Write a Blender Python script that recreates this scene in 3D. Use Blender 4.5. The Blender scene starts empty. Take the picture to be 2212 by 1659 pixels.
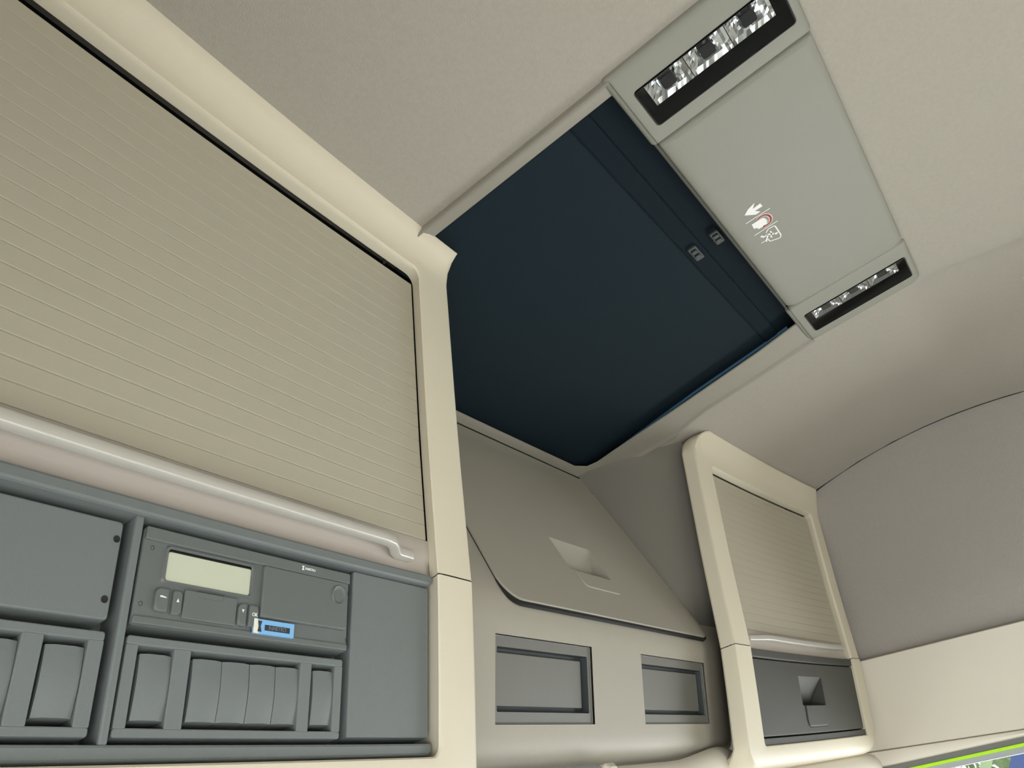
import bpy, bmesh, math, random
from mathutils import Matrix, Vector
random.seed(7)
scene = bpy.context.scene
COL = scene.collection

# ------------------------------------------------------------------ camera
cam_data = bpy.data.cameras.new('camera')
cam_data.sensor_fit = 'HORIZONTAL'; cam_data.sensor_width = 36.0; cam_data.lens = 26.6908
cam_data.clip_start = 0.01
cam = bpy.data.objects.new('camera', cam_data); COL.objects.link(cam)
R_ = Vector((0.58826, -0.77070, -0.24490)); U_ = Vector((-0.32904, -0.50476, 0.79809)); F_ = Vector((0.73870, 0.38891, 0.55052))
cam.matrix_world = Matrix(((R_.x, U_.x, -F_.x, -0.868), (R_.y, U_.y, -F_.y, 0.0), (R_.z, U_.z, -F_.z, 1.5), (0, 0, 0, 1)))
scene.camera = cam

# ------------------------------------------------------------------ sky, daylight, exposure
world = bpy.data.worlds.new('world'); scene.world = world; world.use_nodes = True
wn = world.node_tree.nodes; wl = world.node_tree.links
bg = wn['Background']; bg.inputs['Color'].default_value = (0.93, 0.97, 1.0, 1); bg.inputs['Strength'].default_value = 1.3

def area_light(name, loc, direction, sx, sy, power, colour):
    d = bpy.data.lights.new(name, 'AREA'); d.shape = 'RECTANGLE'; d.size = sx; d.size_y = sy
    d.energy = power; d.color = colour
    o = bpy.data.objects.new(name, d); COL.objects.link(o); o.location = loc
    o.rotation_euler = Vector(direction).to_track_quat('-Z', 'Y').to_euler()
    return o
# daylight arriving through the windscreen and the door windows
area_light('windscreen_daylight', (0.0, 1.45, 1.05), (0, -1, 0.12), 1.9, 1.0, 14.0, (1.0, 0.99, 0.98))
area_light('driver_window_daylight', (-1.45, -0.2, 1.05), (1, 0.25, 0.35), 1.0, 0.8, 11.0, (0.93, 0.97, 1.0))
area_light('passenger_window_daylight', (1.50, -0.2, 0.95), (-1, 0.0, 0.1), 1.2, 0.7, 22.0, (1.0, 0.99, 0.98))
sun_data = bpy.data.lights.new('sun', 'SUN'); sun_data.energy = 26.0; sun_data.angle = math.radians(1.0); sun_data.color = (0.97, 0.985, 1.0)
sun = bpy.data.objects.new('sun', sun_data); COL.objects.link(sun)
sun.rotation_euler = Vector((-0.12, -0.93, -0.24)).to_track_quat('-Z', 'Y').to_euler()

vs = scene.view_settings
scene.display_settings.display_device = 'sRGB'
vs.view_transform = 'Standard'; vs.look = 'None'; vs.exposure = 0.12; vs.gamma = 1.0; vs.use_curve_mapping = False
try:
    scene.cycles.use_denoising = True
    scene.cycles.max_bounces = 10; scene.cycles.diffuse_bounces = 6
    scene.cycles.sample_clamp_indirect = 4.0
except Exception:
    pass

# ------------------------------------------------------------------ materials
def lin(c):
    return tuple(((v / 255) / 12.92 if v / 255 <= 0.04045 else ((v / 255 + 0.055) / 1.055) ** 2.4) for v in c)
def material(name, rgb, rough=0.55, bump=0.0, scale=900.0, var=0.04, metal=0.0, spec=0.5, coat=0.0, trans=0.0, sheen=0.0):
    m = bpy.data.materials.new(name); m.use_nodes = True
    nt = m.node_tree; n = nt.nodes; l = nt.links
    p = n['Principled BSDF']; c = lin(rgb)
    p.inputs['Base Color'].default_value = (*c, 1); p.inputs['Roughness'].default_value = rough
    p.inputs['Metallic'].default_value = metal; p.inputs['Specular IOR Level'].default_value = spec
    p.inputs['Coat Weight'].default_value = coat; p.inputs['Transmission Weight'].default_value = trans
    p.inputs['Sheen Weight'].default_value = sheen
    tc = n.new('ShaderNodeTexCoord')
    if var > 0:
        nz = n.new('ShaderNodeTexNoise'); nz.inputs['Scale'].default_value = scale * 0.35; nz.inputs['Detail'].default_value = 3
        rp = n.new('ShaderNodeMapRange'); rp.inputs['To Min'].default_value = 1 - var; rp.inputs['To Max'].default_value = 1 + var
        mx = n.new('ShaderNodeVectorMath'); mx.operation = 'SCALE'; mx.inputs[0].default_value = c
        l.new(tc.outputs['Object'], nz.inputs['Vector']); l.new(nz.outputs['Fac'], rp.inputs['Value'])
        l.new(rp.outputs['Result'], mx.inputs['Scale']); l.new(mx.outputs[0], p.inputs['Base Color'])
    if bump > 0:
        nb = n.new('ShaderNodeTexNoise'); nb.inputs['Scale'].default_value = scale; nb.inputs['Detail'].default_value = 2
        bp = n.new('ShaderNodeBump'); bp.inputs['Strength'].default_value = bump; bp.inputs['Distance'].default_value = 0.0006
        l.new(tc.outputs['Object'], nb.inputs['Vector']); l.new(nb.outputs['Fac'], bp.inputs['Height'])
        l.new(bp.outputs['Normal'], p.inputs['Normal'])
    return m

M = {}
M['headliner'] = material('headliner_fabric', (166, 161, 151), 0.95, 0.9, 700, 0.07, spec=0.2, sheen=0.1)
M['wall_fabric'] = material('wall_fabric', (166, 161, 156), 0.95, 0.9, 700, 0.07, spec=0.2, sheen=0.1)
M['beige'] = material('beige_plastic', (214, 206, 186), 0.5, 0.12, 1600, 0.02)
M['cream'] = material('cream_plastic', (220, 214, 202), 0.5, 0.12, 1600, 0.02)
M['console'] = material('console_plastic', (137, 137, 127), 0.55, 0.12, 1600, 0.02)
M['niche_grey'] = material('niche_side_grey', (121, 118, 109), 0.7, 0.12, 1600, 0.02)
M['hatch_trim'] = material('hatch_trim_plastic', (146, 142, 131), 0.55, 0.12, 1600, 0.02)
M['niche'] = material('taupe_plastic', (162, 157, 145), 0.55, 0.12, 1600, 0.02)
M['shutter'] = material('shutter_plastic', (176, 170, 153), 0.55, 0.12, 1600, 0.02)
M['shutter_bar'] = material('shutter_bar_plastic', (182, 174, 166), 0.45, 0.08, 1600, 0.02)
M['silver'] = material('satin_silver', (206, 203, 196), 0.36, 0.05, 1500, 0.02, metal=0.25)
M['grey'] = material('dark_grey_plastic', (108, 114, 114), 0.5, 0.15, 1600, 0.03)
M['channel'] = material('channel_shade', (58, 64, 66), 0.6, 0.1, 1600, 0.03)  # darkened to paint in the shade of the slot channels
M['grey_mid'] = material('mid_grey_plastic', (109, 109, 104), 0.5, 0.15, 1600, 0.03)
M['drawer'] = material('anthracite_plastic', (62, 62, 58), 0.6, 0.15, 1600, 0.03)
M['tacho'] = material('tachograph_plastic', (98, 103, 102), 0.5, 0.1, 1600, 0.03)
M['lcd'] = material('lcd_grey_green', (196, 200, 180), 0.25, 0.0, 900, 0.01)
M['dark'] = material('dark_slot', (18, 20, 20), 0.7, 0, 900, 0)
M['black'] = material('gloss_black', (14, 16, 17), 0.15, 0, 900, 0)
M['blind'] = material('blind_cloth', (22, 36, 44), 0.85, 0.4, 1200, 0.08, spec=0.2)
M['blind_bar'] = material('blind_bar_plastic', (19, 31, 39), 0.85, 0.1, 1200, 0.05, spec=0.15)
M['rail'] = material('blue_black_gloss', (14, 30, 48), 0.18, 0, 900, 0)
M['rail_blue'] = material('rail_highlight', (84, 128, 162), 0.3, 0, 900, 0, metal=0.0)  # blue highlight of the dark glossy rail, painted as base colour
M['tab'] = material('tab_plastic', (36, 43, 44), 0.5, 0.1, 900, 0.03)
M['chrome'] = material('reflector_chrome', (236, 238, 240), 0.12, 0, 900, 0, metal=1.0)
M['white_print'] = material('white_print', (240, 240, 240), 0.6, 0, 900, 0)
M['red_print'] = material('red_print', (150, 38, 38), 0.6, 0, 900, 0)
M['blue_print'] = material('blue_sticker', (126, 182, 232), 0.45, 0, 900, 0.03)
M['dark_print'] = material('dark_print', (38, 46, 58), 0.5, 0, 900, 0)
M['cream_print'] = material('cream_print', (232, 226, 206), 0.5, 0, 900, 0)
M['seal'] = material('grey_rubber', (112, 113, 110), 0.8, 0.2, 900, 0.05)
M['frame_grey'] = material('window_frame_grey', (160, 163, 170), 0.45, 0.05, 900, 0.02)
M['lime'] = material('lime_trim', (176, 232, 20), 0.5, 0, 900, 0)
M['floor'] = material('floor_mat', (122, 121, 119), 0.9, 0.3, 300, 0.1)
M['lower_wall'] = material('lower_trim_plastic', (206, 202, 194), 0.6, 0.1, 900, 0.03)
M['dash'] = material('dash_plastic', (196, 192, 184), 0.6, 0.1, 900, 0.03)
M['grass'] = material('ground', (188, 184, 174), 0.95, 0, 3, 0.2)
M['leaf'] = material('leaf_green', (196, 214, 168), 0.7, 0, 3, 0.25)
M['bark'] = material('bark', (96, 84, 70), 0.9, 0, 30, 0.2)
M['van'] = material('blue_paint', (40, 72, 140), 0.25, 0, 3, 0, coat=0.6)
M['tyre'] = material('tyre_rubber', (30, 30, 30), 0.9, 0, 90, 0.1)

def glass_material(name, tint, gloss):
    m = bpy.data.materials.new(name); m.use_nodes = True
    nt = m.node_tree; n = nt.nodes; l = nt.links
    n.remove(n['Principled BSDF']); out = n['Material Output']
    t = n.new('ShaderNodeBsdfTransparent'); t.inputs['Color'].default_value = (*tint, 1)
    g = n.new('ShaderNodeBsdfGlossy'); g.inputs['Roughness'].default_value = 0.02
    lw = n.new('ShaderNodeLayerWeight'); lw.inputs['Blend'].default_value = 0.5
    pw = n.new('ShaderNodeMath'); pw.operation = 'POWER'; pw.inputs[1].default_value = 4.0
    fr = n.new('ShaderNodeMath'); fr.operation = 'MULTIPLY_ADD'; fr.inputs[1].default_value = gloss; fr.inputs[2].default_value = 0.03
    l.new(lw.outputs['Facing'], pw.inputs[0]); l.new(pw.outputs[0], fr.inputs[0])
    mx = n.new('ShaderNodeMixShader')
    l.new(fr.outputs[0], mx.inputs['Fac']); l.new(t.outputs[0], mx.inputs[1]); l.new(g.outputs[0], mx.inputs[2])
    l.new(mx.outputs[0], out.inputs['Surface'])
    return m
M['glass'] = glass_material('window_glass', (0.90, 0.94, 0.93), 0.5)
M['lens'] = glass_material('lamp_lens', (0.95, 0.97, 0.98), 0.35)

# ------------------------------------------------------------------ helpers
def link(name, me, mat, parent=None):
    o = bpy.data.objects.new(name, me); COL.objects.link(o)
    if mat is not None and not me.materials:
        me.materials.append(M[mat])
    if parent is not None:
        o.parent = parent
        o.matrix_parent_inverse = Matrix.Translation(-(abs_loc(parent)))
    return o
def abs_loc(o):
    v = Vector(o.location)
    if o.parent is not None:
        v = v + abs_loc(o.parent) + o.matrix_parent_inverse.translation
    return v
def build(name, verts, faces, mat, parent=None, smooth=True, angle=32):
    me = bpy.data.meshes.new(name)
    me.from_pydata([tuple(v) for v in verts], [], faces)
    bm = bmesh.new(); bm.from_mesh(me)
    bmesh.ops.remove_doubles(bm, verts=bm.verts, dist=1e-6)
    bmesh.ops.recalc_face_normals(bm, faces=bm.faces)
    bm.to_mesh(me); bm.free()
    if smooth:
        me.polygons.foreach_set('use_smooth', [True] * len(me.polygons))
        me.set_sharp_from_angle(angle=math.radians(angle))
    me.update()
    return link(name, me, mat, parent)
def thing(name, label, cat, loc, group=None):
    o = bpy.data.objects.new(name, None); COL.objects.link(o); o.location = loc
    o.empty_display_size = 0.05
    tag(o, label, cat, group); return o
def tag(o, label, cat, group=None):
    o['label'] = label; o['category'] = cat
    if group: o['group'] = group
    return o
def struct(o, label=None):
    o['kind'] = 'structure'
    if label: o['label'] = label
    return o
def lerp(a, b, t): return a + (b - a) * t
def sstep(a, b, x):
    t = min(1.0, max(0.0, (x - a) / (b - a))); return t * t * (3 - 2 * t)
def interp(x, xs, ys):
    if x <= xs[0]: return ys[0]
    for i in range(len(xs) - 1):
        if x <= xs[i + 1]: return lerp(ys[i], ys[i + 1], (x - xs[i]) / (xs[i + 1] - xs[i]))
    return ys[-1]

# rounded rectangle: bottom chain left to right, then top chain right to left
def rr(x0, x1, z0, z1, r, nS=10, nC=4):
    rs = r if isinstance(r, tuple) else (r, r, r, r)           # bl, br, tr, tl
    rs = [max(1e-5, min(q, (x1 - x0) / 2.001, (z1 - z0) / 2.001)) for q in rs]
    def corner(cx, cz, q, a0, a1):
        return [(cx + q * math.cos(math.radians(lerp(a0, a1, i / nC))), cz + q * math.sin(math.radians(lerp(a0, a1, i / nC)))) for i in range(nC + 1)]
    bl = corner(x0 + rs[0], z0 + rs[0], rs[0], 180, 270); br = corner(x1 - rs[1], z0 + rs[1], rs[1], 270, 360)
    tr = corner(x1 - rs[2], z1 - rs[2], rs[2], 0, 90); tl = corner(x0 + rs[3], z1 - rs[3], rs[3], 90, 180)
    e1 = [(lerp(bl[-1][0], br[0][0], i / nS), z0) for i in range(1, nS)]
    e2 = [(lerp(tr[-1][0], tl[0][0], i / nS), z1) for i in range(1, nS)]
    return bl + e1 + br + tr + e2 + tl
def rr_loft(name, F, loops, mat, parent=None, cap_first=False, cap_last=True, nS=10, nC=4, angle=32):
    verts = []; faces = []; n = None
    for (x0, x1, z0, z1, r, off) in loops:
        pts = rr(x0, x1, z0, z1, r, nS, nC); n = len(pts)
        verts += [F(x, z, off) for x, z in pts]
    for k in range(len(loops) - 1):
        for i in range(n):
            j = (i + 1) % n
            faces.append((k * n + i, k * n + j, (k + 1) * n + j, (k + 1) * n + i))
    h = n // 2
    def cap(b):
        for i in range(h - 1):
            faces.append((b + i, b + i + 1, b + n - 2 - i, b + n - 1 - i))
    if cap_first: cap(0)
    if cap_last: cap((len(loops) - 1) * n)
    return build(name, verts, faces, mat, parent, angle=angle)
def plate(name, F, x0, x1, z0, z1, back, front, mat, parent=None, r=0.002, bev=0.001, nS=8, nC=3, hole=None, angle=12):
    L = [(x0, x1, z0, z1, r, back), (x0, x1, z0, z1, r, front - bev), (x0 + bev * .3, x1 - bev * .3, z0 + bev * .3, z1 - bev * .3, r, front - bev * .3), (x0 + bev, x1 - bev, z0 + bev, z1 - bev, r, front)]
    if hole:
        L.append((hole[0], hole[1], hole[2], hole[3], hole[4], front)); L.append((hole[0], hole[1], hole[2], hole[3], hole[4], front - 0.002))
        return rr_loft(name, F, L, mat, parent, False, False, nS, nC, angle)
    return rr_loft(name, F, L, mat, parent, True, True, nS, nC, angle)
# open U shaped frame: loops (xl, xr, z_open, z_end, r, off_side, off_end)
def u_loft(name, F, loops, mat, parent=None, nV=6, nS=14, nC=6, angle=40):
    verts = []; faces = []; n = None
    for (xl, xr, zb, zt, r, os_, oe) in loops:
        s = 1 if zt > zb else -1; pts = []
        for i in range(nV): pts.append((xl, lerp(zb, zt - s * r, i / nV), os_))
        for i in range(nC + 1):
            a = math.radians(180 - 90 * i / nC); pts.append((xl + r + r * math.cos(a), zt - s * r + s * r * math.sin(a), lerp(os_, oe, i / nC)))
        for i in range(1, nS): pts.append((lerp(xl + r, xr - r, i / nS), zt, oe))
        for i in range(nC + 1):
            a = math.radians(90 - 90 * i / nC); pts.append((xr - r + r * math.cos(a), zt - s * r + s * r * math.sin(a), lerp(oe, os_, i / nC)))
        for i in range(1, nV + 1): pts.append((xr, lerp(zt - s * r, zb, i / nV), os_))
        n = len(pts); verts += [F(*p) for p in pts]
    m = len(loops)
    for k in range(m - 1):
        for i in range(n - 1): faces.append((k * n + i, k * n + i + 1, (k + 1) * n + i + 1, (k + 1) * n + i))
    return build(name, verts, faces, mat, parent, angle=angle)
def box(name, x0, x1, y0, y1, z0, z1, mat, parent=None, bev=0.004):
    I = lambda x, z, off: (x, off, z)
    return rr_loft(name, I, [(x0 + bev, x1 - bev, z0 + bev, z1 - bev, bev, y0), (x0, x1, z0, z1, bev, y0 + bev), (x0, x1, z0, z1, bev, y1 - bev), (x0 + bev, x1 - bev, z0 + bev, z1 - bev, bev, y1)], mat, parent, True, True, 4, 3)
def poly(name, pts, mat, parent=None, thick=None):
    """flat polygon (list of 3D points, any outline) with a little thickness vector"""
    n = len(pts); verts = [Vector(p) for p in pts]; faces = [tuple(range(n))]
    if thick is not None:
        verts += [Vector(p) + Vector(thick) for p in pts]
        faces = [tuple(range(n)), tuple(range(2 * n - 1, n - 1, -1))] + [(i, (i + 1) % n, n + (i + 1) % n, n + i) for i in range(n)]
    return build(name, verts, faces, mat, parent, smooth=False)
def sweep(name, path, w, h, mat, parent=None, n=10, updir=(0, 0, 1), cap=True):
    """rounded bar swept along 3D points; w across, h along updir"""
    verts = []; faces = []; up = Vector(updir)
    for k, p in enumerate(path):
        p = Vector(p); a = Vector(path[max(0, k - 1)]); b = Vector(path[min(len(path) - 1, k + 1)])
        t = (b - a).normalized(); s = t.cross(up).normalized(); u = s.cross(t).normalized()
        for i in range(n):
            q = 2 * math.pi * i / n; cx = math.copysign(abs(math.cos(q)) ** 0.38, math.cos(q)); cy = math.copysign(abs(math.sin(q)) ** 0.38, math.sin(q))
            verts.append(p + s * cx * w / 2 + u * cy * h / 2)
    for k in range(len(path) - 1):
        for i in range(n):
            j = (i + 1) % n; faces.append((k * n + i, k * n + j, (k + 1) * n + j, (k + 1) * n + i))
    if cap:
        faces.append(tuple(range(n))); faces.append(tuple(range((len(path) - 1) * n, len(path) * n)))
    return build(name, verts, faces, mat, parent, angle=50)
def text(name, body, size, origin, xdir, ydir, mat, parent):
    cu = bpy.data.curves.new(name, 'FONT'); cu.body = body; cu.size = size; cu.extrude = 0.00008
    cu.align_x = 'CENTER'; cu.align_y = 'CENTER'; cu.offset = size * 0.012
    tmp = bpy.data.objects.new(name + '_tmp', cu); COL.objects.link(tmp)
    me = bpy.data.meshes.new_from_object(tmp.evaluated_get(bpy.context.evaluated_depsgraph_get()))
    bpy.data.objects.remove(tmp); me.name = name
    x = Vector(xdir).normalized(); y = Vector(ydir).normalized(); z = x.cross(y)
    me.transform(Matrix(((x.x, y.x, z.x, origin[0]), (x.y, y.y, z.y, origin[1]), (x.z, y.z, z.z, origin[2]), (0, 0, 0, 1))))
    me.materials.clear()
    return link(name, me, mat, parent)

# curved faces shared by the overhead units.  off > 0 stands proud, towards the seats
ZK = [1.31, 1.5992, 1.6705, 1.748, 1.8906, 1.9805, 2.089, 2.151]
YK = [0.5183, 0.4439, 0.4253, 0.4061, 0.3832, 0.3670, 0.3472, 0.3360]
def face_left(x, z, off): return Vector((x, interp(z, ZK, YK) - 0.0581 * x * x - off, z))
def face_right(x, z, off):
    X = x + 0.085 * (z - 1.87)
    return Vector((X, interp(z, ZK, YK) - 0.0484 * X * X - off, z))

# ------------------------------------------------------------------ ceiling
def seam_z(y): return max(2.116, 2.148 - 0.45 * (y - 0.04) ** 2)
def ceil_z(x, y):
    z = 2.12 + (seam_z(y) - 2.12) * sstep(0.38, 0.98, x)
    cx = 0.325 + 0.36 * (-0.11 - y)
    if y < -0.05:
        z += 0.026 * sstep(cx - 0.03, cx + 0.045, x) * sstep(-0.06, -0.14, y) * (1 - sstep(0.5, 0.9, x))
    return z
xs = [-1.02, -0.9, -0.75, -0.6, -0.5, -0.42, -0.355] + [lerp(-0.355, 0.30, i / 8) for i in range(1, 9)] + [0.32 + 0.012 * i for i in range(18)] + [0.56, 0.62, 0.7, 0.78, 0.86, 0.93, 1.0]
ys = [-1.6, -1.3, -1.0, -0.8, -0.6, -0.5] + [-0.45 + 0.03 * i for i in range(12)] + [-0.107, -0.07, -0.05, 0.0, 0.072, 0.16, 0.25, 0.34, 0.42, 0.5, 0.54, 0.6, 0.75]
iy0, iy1 = ys.index(0.072), ys.index(0.54); ixl, ixr = 6, 14
verts = []; faces = []
for j, y in enumerate(ys):
    for i, x in enumerate(xs):
        xx = x
        if i == ixr and iy0 <= j <= iy1: xx = 0.277 + 0.065 * (y - 0.072) / 0.468
        if i == ixr + 1 and iy0 <= j <= iy1: xx = max(x, 0.36)
        if i == ixr + 2 and iy0 <= j <= iy1: xx = max(x, 0.365)
        if ixr + 2 < i < ixr + 8 and iy0 <= j <= iy1: xx = max(x, 0.37 + 0.004 * (i - ixr - 2))
        verts.append((xx, y, ceil_z(xx, y)))
nx = len(xs)
for j in range(len(ys) - 1):
    for i in range(nx - 1):
        if iy0 <= j < iy1 and ixl <= i < ixr: continue
        if ys[j] > -0.108 and j < iy0 and ixl <= i < ixr: continue
        faces.append((j * nx + i, j * nx + i + 1, (j + 1) * nx + i + 1, (j + 1) * nx + i))
ceiling = struct(build('ceiling', verts, faces, 'headliner', angle=60), 'warm grey woven fabric headliner')

# ------------------------------------------------------------------ right hand side wall, its cream panel and door window
def grid(name, f, us, vs_, mat, parent=None, angle=60):
    verts = [f(u, v) for v in vs_ for u in us]; n = len(us)
    faces = [(j * n + i, j * n + i + 1, (j + 1) * n + i + 1, (j + 1) * n + i) for j in range(len(vs_) - 1) for i in range(n - 1)]
    return build(name, verts, faces, mat, parent, angle=angle)
YW = [-1.6, -1.2, -0.9, -0.7] + [-0.6 + 0.05 * i for i in range(25)]
def wall_top(u, v):
    zt = seam_z(u) + 0.001; zb = 1.690 + 0.112 * u
    return (1.004 + 0.016 * math.sin(math.pi * v) + 0.012 * sstep(0.25, 0.0, v), u, lerp(zb, zt, v))
wall_right = struct(grid('wall_right', wall_top, YW, [0, .03, .06, .1, .15, .2, .3, .4, .5, .6, .7, .8, .9, .97, 1.0], 'wall_fabric'), 'grey brown fabric side wall above the cream panel')
# dark strip drawn along the groove between headliner and side wall
sweep('seam', [(1.001, y, seam_z(y) + 0.0005) for y in YW], 0.0035, 0.003, 'dark', wall_right, n=6)
def zl(a, b): return lambda y: a + b * y
z_top, z_groove, z_edge, z_g0, z_g1, z_f = zl(1.7025, .112), zl(1.5101, .152), zl(1.5091, .084), zl(1.4995, .081), zl(1.4938, .079), zl(1.4808, .089)
def cream_panel(u, v):
    pts = [(1.03, z_top(u) + 0.002), (0.998, z_top(u)), (0.9955, z_top(u) - 0.002), (0.997, z_top(u) - 0.03), (1.0, lerp(z_groove(u), z_top(u), .5)), (0.998, lerp(z_groove(u), z_top(u), .2)), (0.993, z_groove(u) + 0.003), (0.997, z_groove(u) + 0.0012), (1.04, z_groove(u) + 0.0012)]
    return (pts[v][0], u, pts[v][1])
side_trim = struct(grid('trim_1', cream_panel, YW, range(9), 'cream', angle=35), 'cream plastic panel below the fabric side wall')
def cream_rail(u, v):
    pts = [(1.04, z_groove(u) + 0.001), (0.9965, z_groove(u) + 0.0005), (0.993, z_groove(u) - 0.001), (0.991, lerp(z_groove(u), z_edge(u), .5)), (0.993, z_edge(u) + 0.002), (0.999, z_edge(u)), (1.04, z_edge(u) + 0.001)]
    return (pts[v][0], u, pts[v][1])
struct(grid('trim_2', cream_rail, YW, range(7), 'cream', angle=35), 'cream rail along the top of the door opening')
window = struct(grid('window_1', lambda u, v: ([1.004, 1.0, 1.0, 1.004][v], u, [z_edge(u) + 0.003, z_edge(u), z_g0(u) - 0.002, z_g0(u) - 0.003][v]), YW, range(4), 'seal', angle=35), 'grey rubber seal over the passenger door window')
sweep('accent_strip', [(1.001, y, (z_g0(y) + z_g1(y)) / 2) for y in YW], 0.006, 0.0062, 'lime', window, n=8)['label'] = 'lime green strip under the grey seal'
grid('window_frame', lambda u, v: ([1.012, 1.003, 1.003, 1.006, 1.03][v], u, [z_g1(u) + 0.004, z_g1(u) + 0.001, z_f(u) + 0.001, z_f(u), z_f(u)][v]), YW, range(5), 'frame_grey', window, angle=35)
grid('glass_pane', lambda u, v: (1.02, u, lerp(0.95, z_f(u) + 0.001, v)), [-0.95, -0.5, 0, 0.5, 0.62], [0, 1], 'glass', window)

# ------------------------------------------------------------------ rest of the cab shell (outside the picture)
def flat(name, pts, mat, parent=None): return build(name, pts, [tuple(range(len(pts)))], mat, parent, smooth=False)
floor = struct(box('floor', -1.05, 1.05, -1.62, 1.0, 0.06, 0.1, 'floor'), 'grey rubber cab floor')
struct(box('wall_back', -1.05, 1.05, -1.66, -1.62, 0.1, 2.14, 'lower_wall'), 'beige rear wall of the cab')
wl_ = struct(box('wall_left', -1.06, -1.02, -1.62, 0.75, 0.1, 0.95, 'lower_wall'), 'beige driver side wall')
box('upper_panel', -1.06, -1.02, -1.62, 0.75, 1.5, 2.14, 'wall_fabric', wl_)
box('rear_panel', -1.06, -1.02, -1.62, -0.75, 0.95, 1.5, 'lower_wall', wl_)
box('door_panel', 1.03, 1.07, -1.62, 0.75, 0.1, 0.95, 'lower_wall', wall_right)
box('rear_panel', 1.03, 1.07, -1.62, -0.95, 0.95, 1.52, 'lower_wall', wall_right)
struct(box('roof', -1.06, 1.07, -1.66, 0.75, 2.20, 2.23, 'lower_wall'), 'outer roof skin above the headliner')
bunk = tag(box('bunk', -1.0, 0.99, -1.60, -0.85, 0.45, 0.72, 'lower_wall', bev=0.05), 'unseen beige bunk added at the rear wall to bounce light', 'bunk')  # box added behind the camera to bounce sunlight forward
bb = box('bunk_base', -0.98, 0.97, -1.58, -0.90, 0.1, 0.45, 'dash', bunk)
box('door_header', 1.036, 1.07, -1.62, 0.75, 1.515, 2.16, 'lower_wall', wall_right)
wf = struct(box('wall_front', -1.05, 1.05, 1.0, 1.04, 0.1, 0.85, 'dash'), 'grey lower front wall under the windscreen')
box('dashboard', -1.0, 1.0, 0.62, 1.0, 0.55, 0.85, 'dash', wf, bev=0.05)
wscreen = struct(flat('window_2', [(-1.02, 0.66, 1.53), (1.02, 0.66, 1.53), (1.02, 1.02, 0.86), (-1.02, 1.02, 0.86)], 'glass'), 'large windscreen below the overhead units')
struct(box('wall_header', -1.05, 1.05, 0.64, 0.68, 1.50, 2.14, 'lower_wall'), 'front header wall behind the overhead units')

# ------------------------------------------------------------------ driver side overhead cabinet
cab = thing('overhead_cabinet', 'large beige overhead cabinet with a wide roller shutter and dark grey switch panel', 'cabinet', (-0.66, 0.45, 1.6))
FL = face_left
u_loft('frame', FL, [
    (-1.016, -0.330, 1.754, 2.094, .014, -0.0132, -0.0137), (-1.010, -0.3495, 1.754, 2.085, .012, -0.0128, -0.0130), (-1.010, -0.351, 1.754, 2.085, .012, -0.004, -0.004),
    (-1.009, -0.3522, 1.754, 2.0853, .012, -0.0012, -0.0006), (-1.007, -0.3512, 1.754, 2.0862, .012, 0, 0.0008), (-1.0, -0.348, 1.754, 2.0885, .014, 0.0002, 0.0009),
    (-0.999, -0.335, 1.754, 2.0935, .016, 0.0004, 0.0012), (-0.998, -0.306, 1.754, 2.0985, .022, 0.0004, 0.0026),
    (-0.998, -0.3035, 1.754, 2.106, .020, -0.0002, 0.0065), (-0.998, -0.3015, 1.754, 2.113, .016, -0.0014, 0.013),
    (-0.998, -0.2985, 1.754, 2.1185, .011, -0.004, 0.0205), (-0.998, -0.2965, 1.754, 2.1210, .008, -0.010, 0.0210), (-0.998, -0.2995, 1.754, 2.1225, .008, -0.10, -0.02)], 'beige', cab, nS=22)
u_loft('lower_frame', FL, [
    (-1.015, -0.346, 1.7528, 1.612, .008, -0.055, -0.055), (-1.010, -0.351, 1.7528, 1.612, .008, -0.004, -0.004),
    (-1.009, -0.3522, 1.7528, 1.6115, .008, -0.0015, -0.0015), (-1.007, -0.351, 1.7528, 1.610, .009, 0, 0), (-1.0, -0.347, 1.7528, 1.607, .011, 0.0004, 0.0004),
    (-0.998, -0.306, 1.7528, 1.575, .03, 0.0004, 0.0), (-0.998, -0.303, 1.7528, 1.568, .032, -0.0002, -0.002), (-0.998, -0.3005, 1.7528, 1.562, .032, -0.002, -0.008),
    (-0.998, -0.2995, 1.7528, 1.558, .03, -0.010, -0.02), (-0.998, -0.2995, 1.7528, 1.557, .03, -0.10, -0.10)], 'beige', cab, nS=22)
rr_loft('back_panel', FL, [(-1.014, -0.304, 1.60, 2.116, .01, -0.045), (-1.014, -0.304, 1.60, 2.116, .01, -0.040)], 'dark', cab, True, True, nS=14)
PITCH = 0.0143
z = 1.7885; nsl = 20
for k in range(nsl):
    plate('slat', FL, -1.008, -0.3522, z + 0.0001, z + PITCH - 0.0001, -0.018, -0.012, 'shutter', cab, r=0.0003, bev=0.0008, nS=16, nC=2)
    z += PITCH
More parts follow.
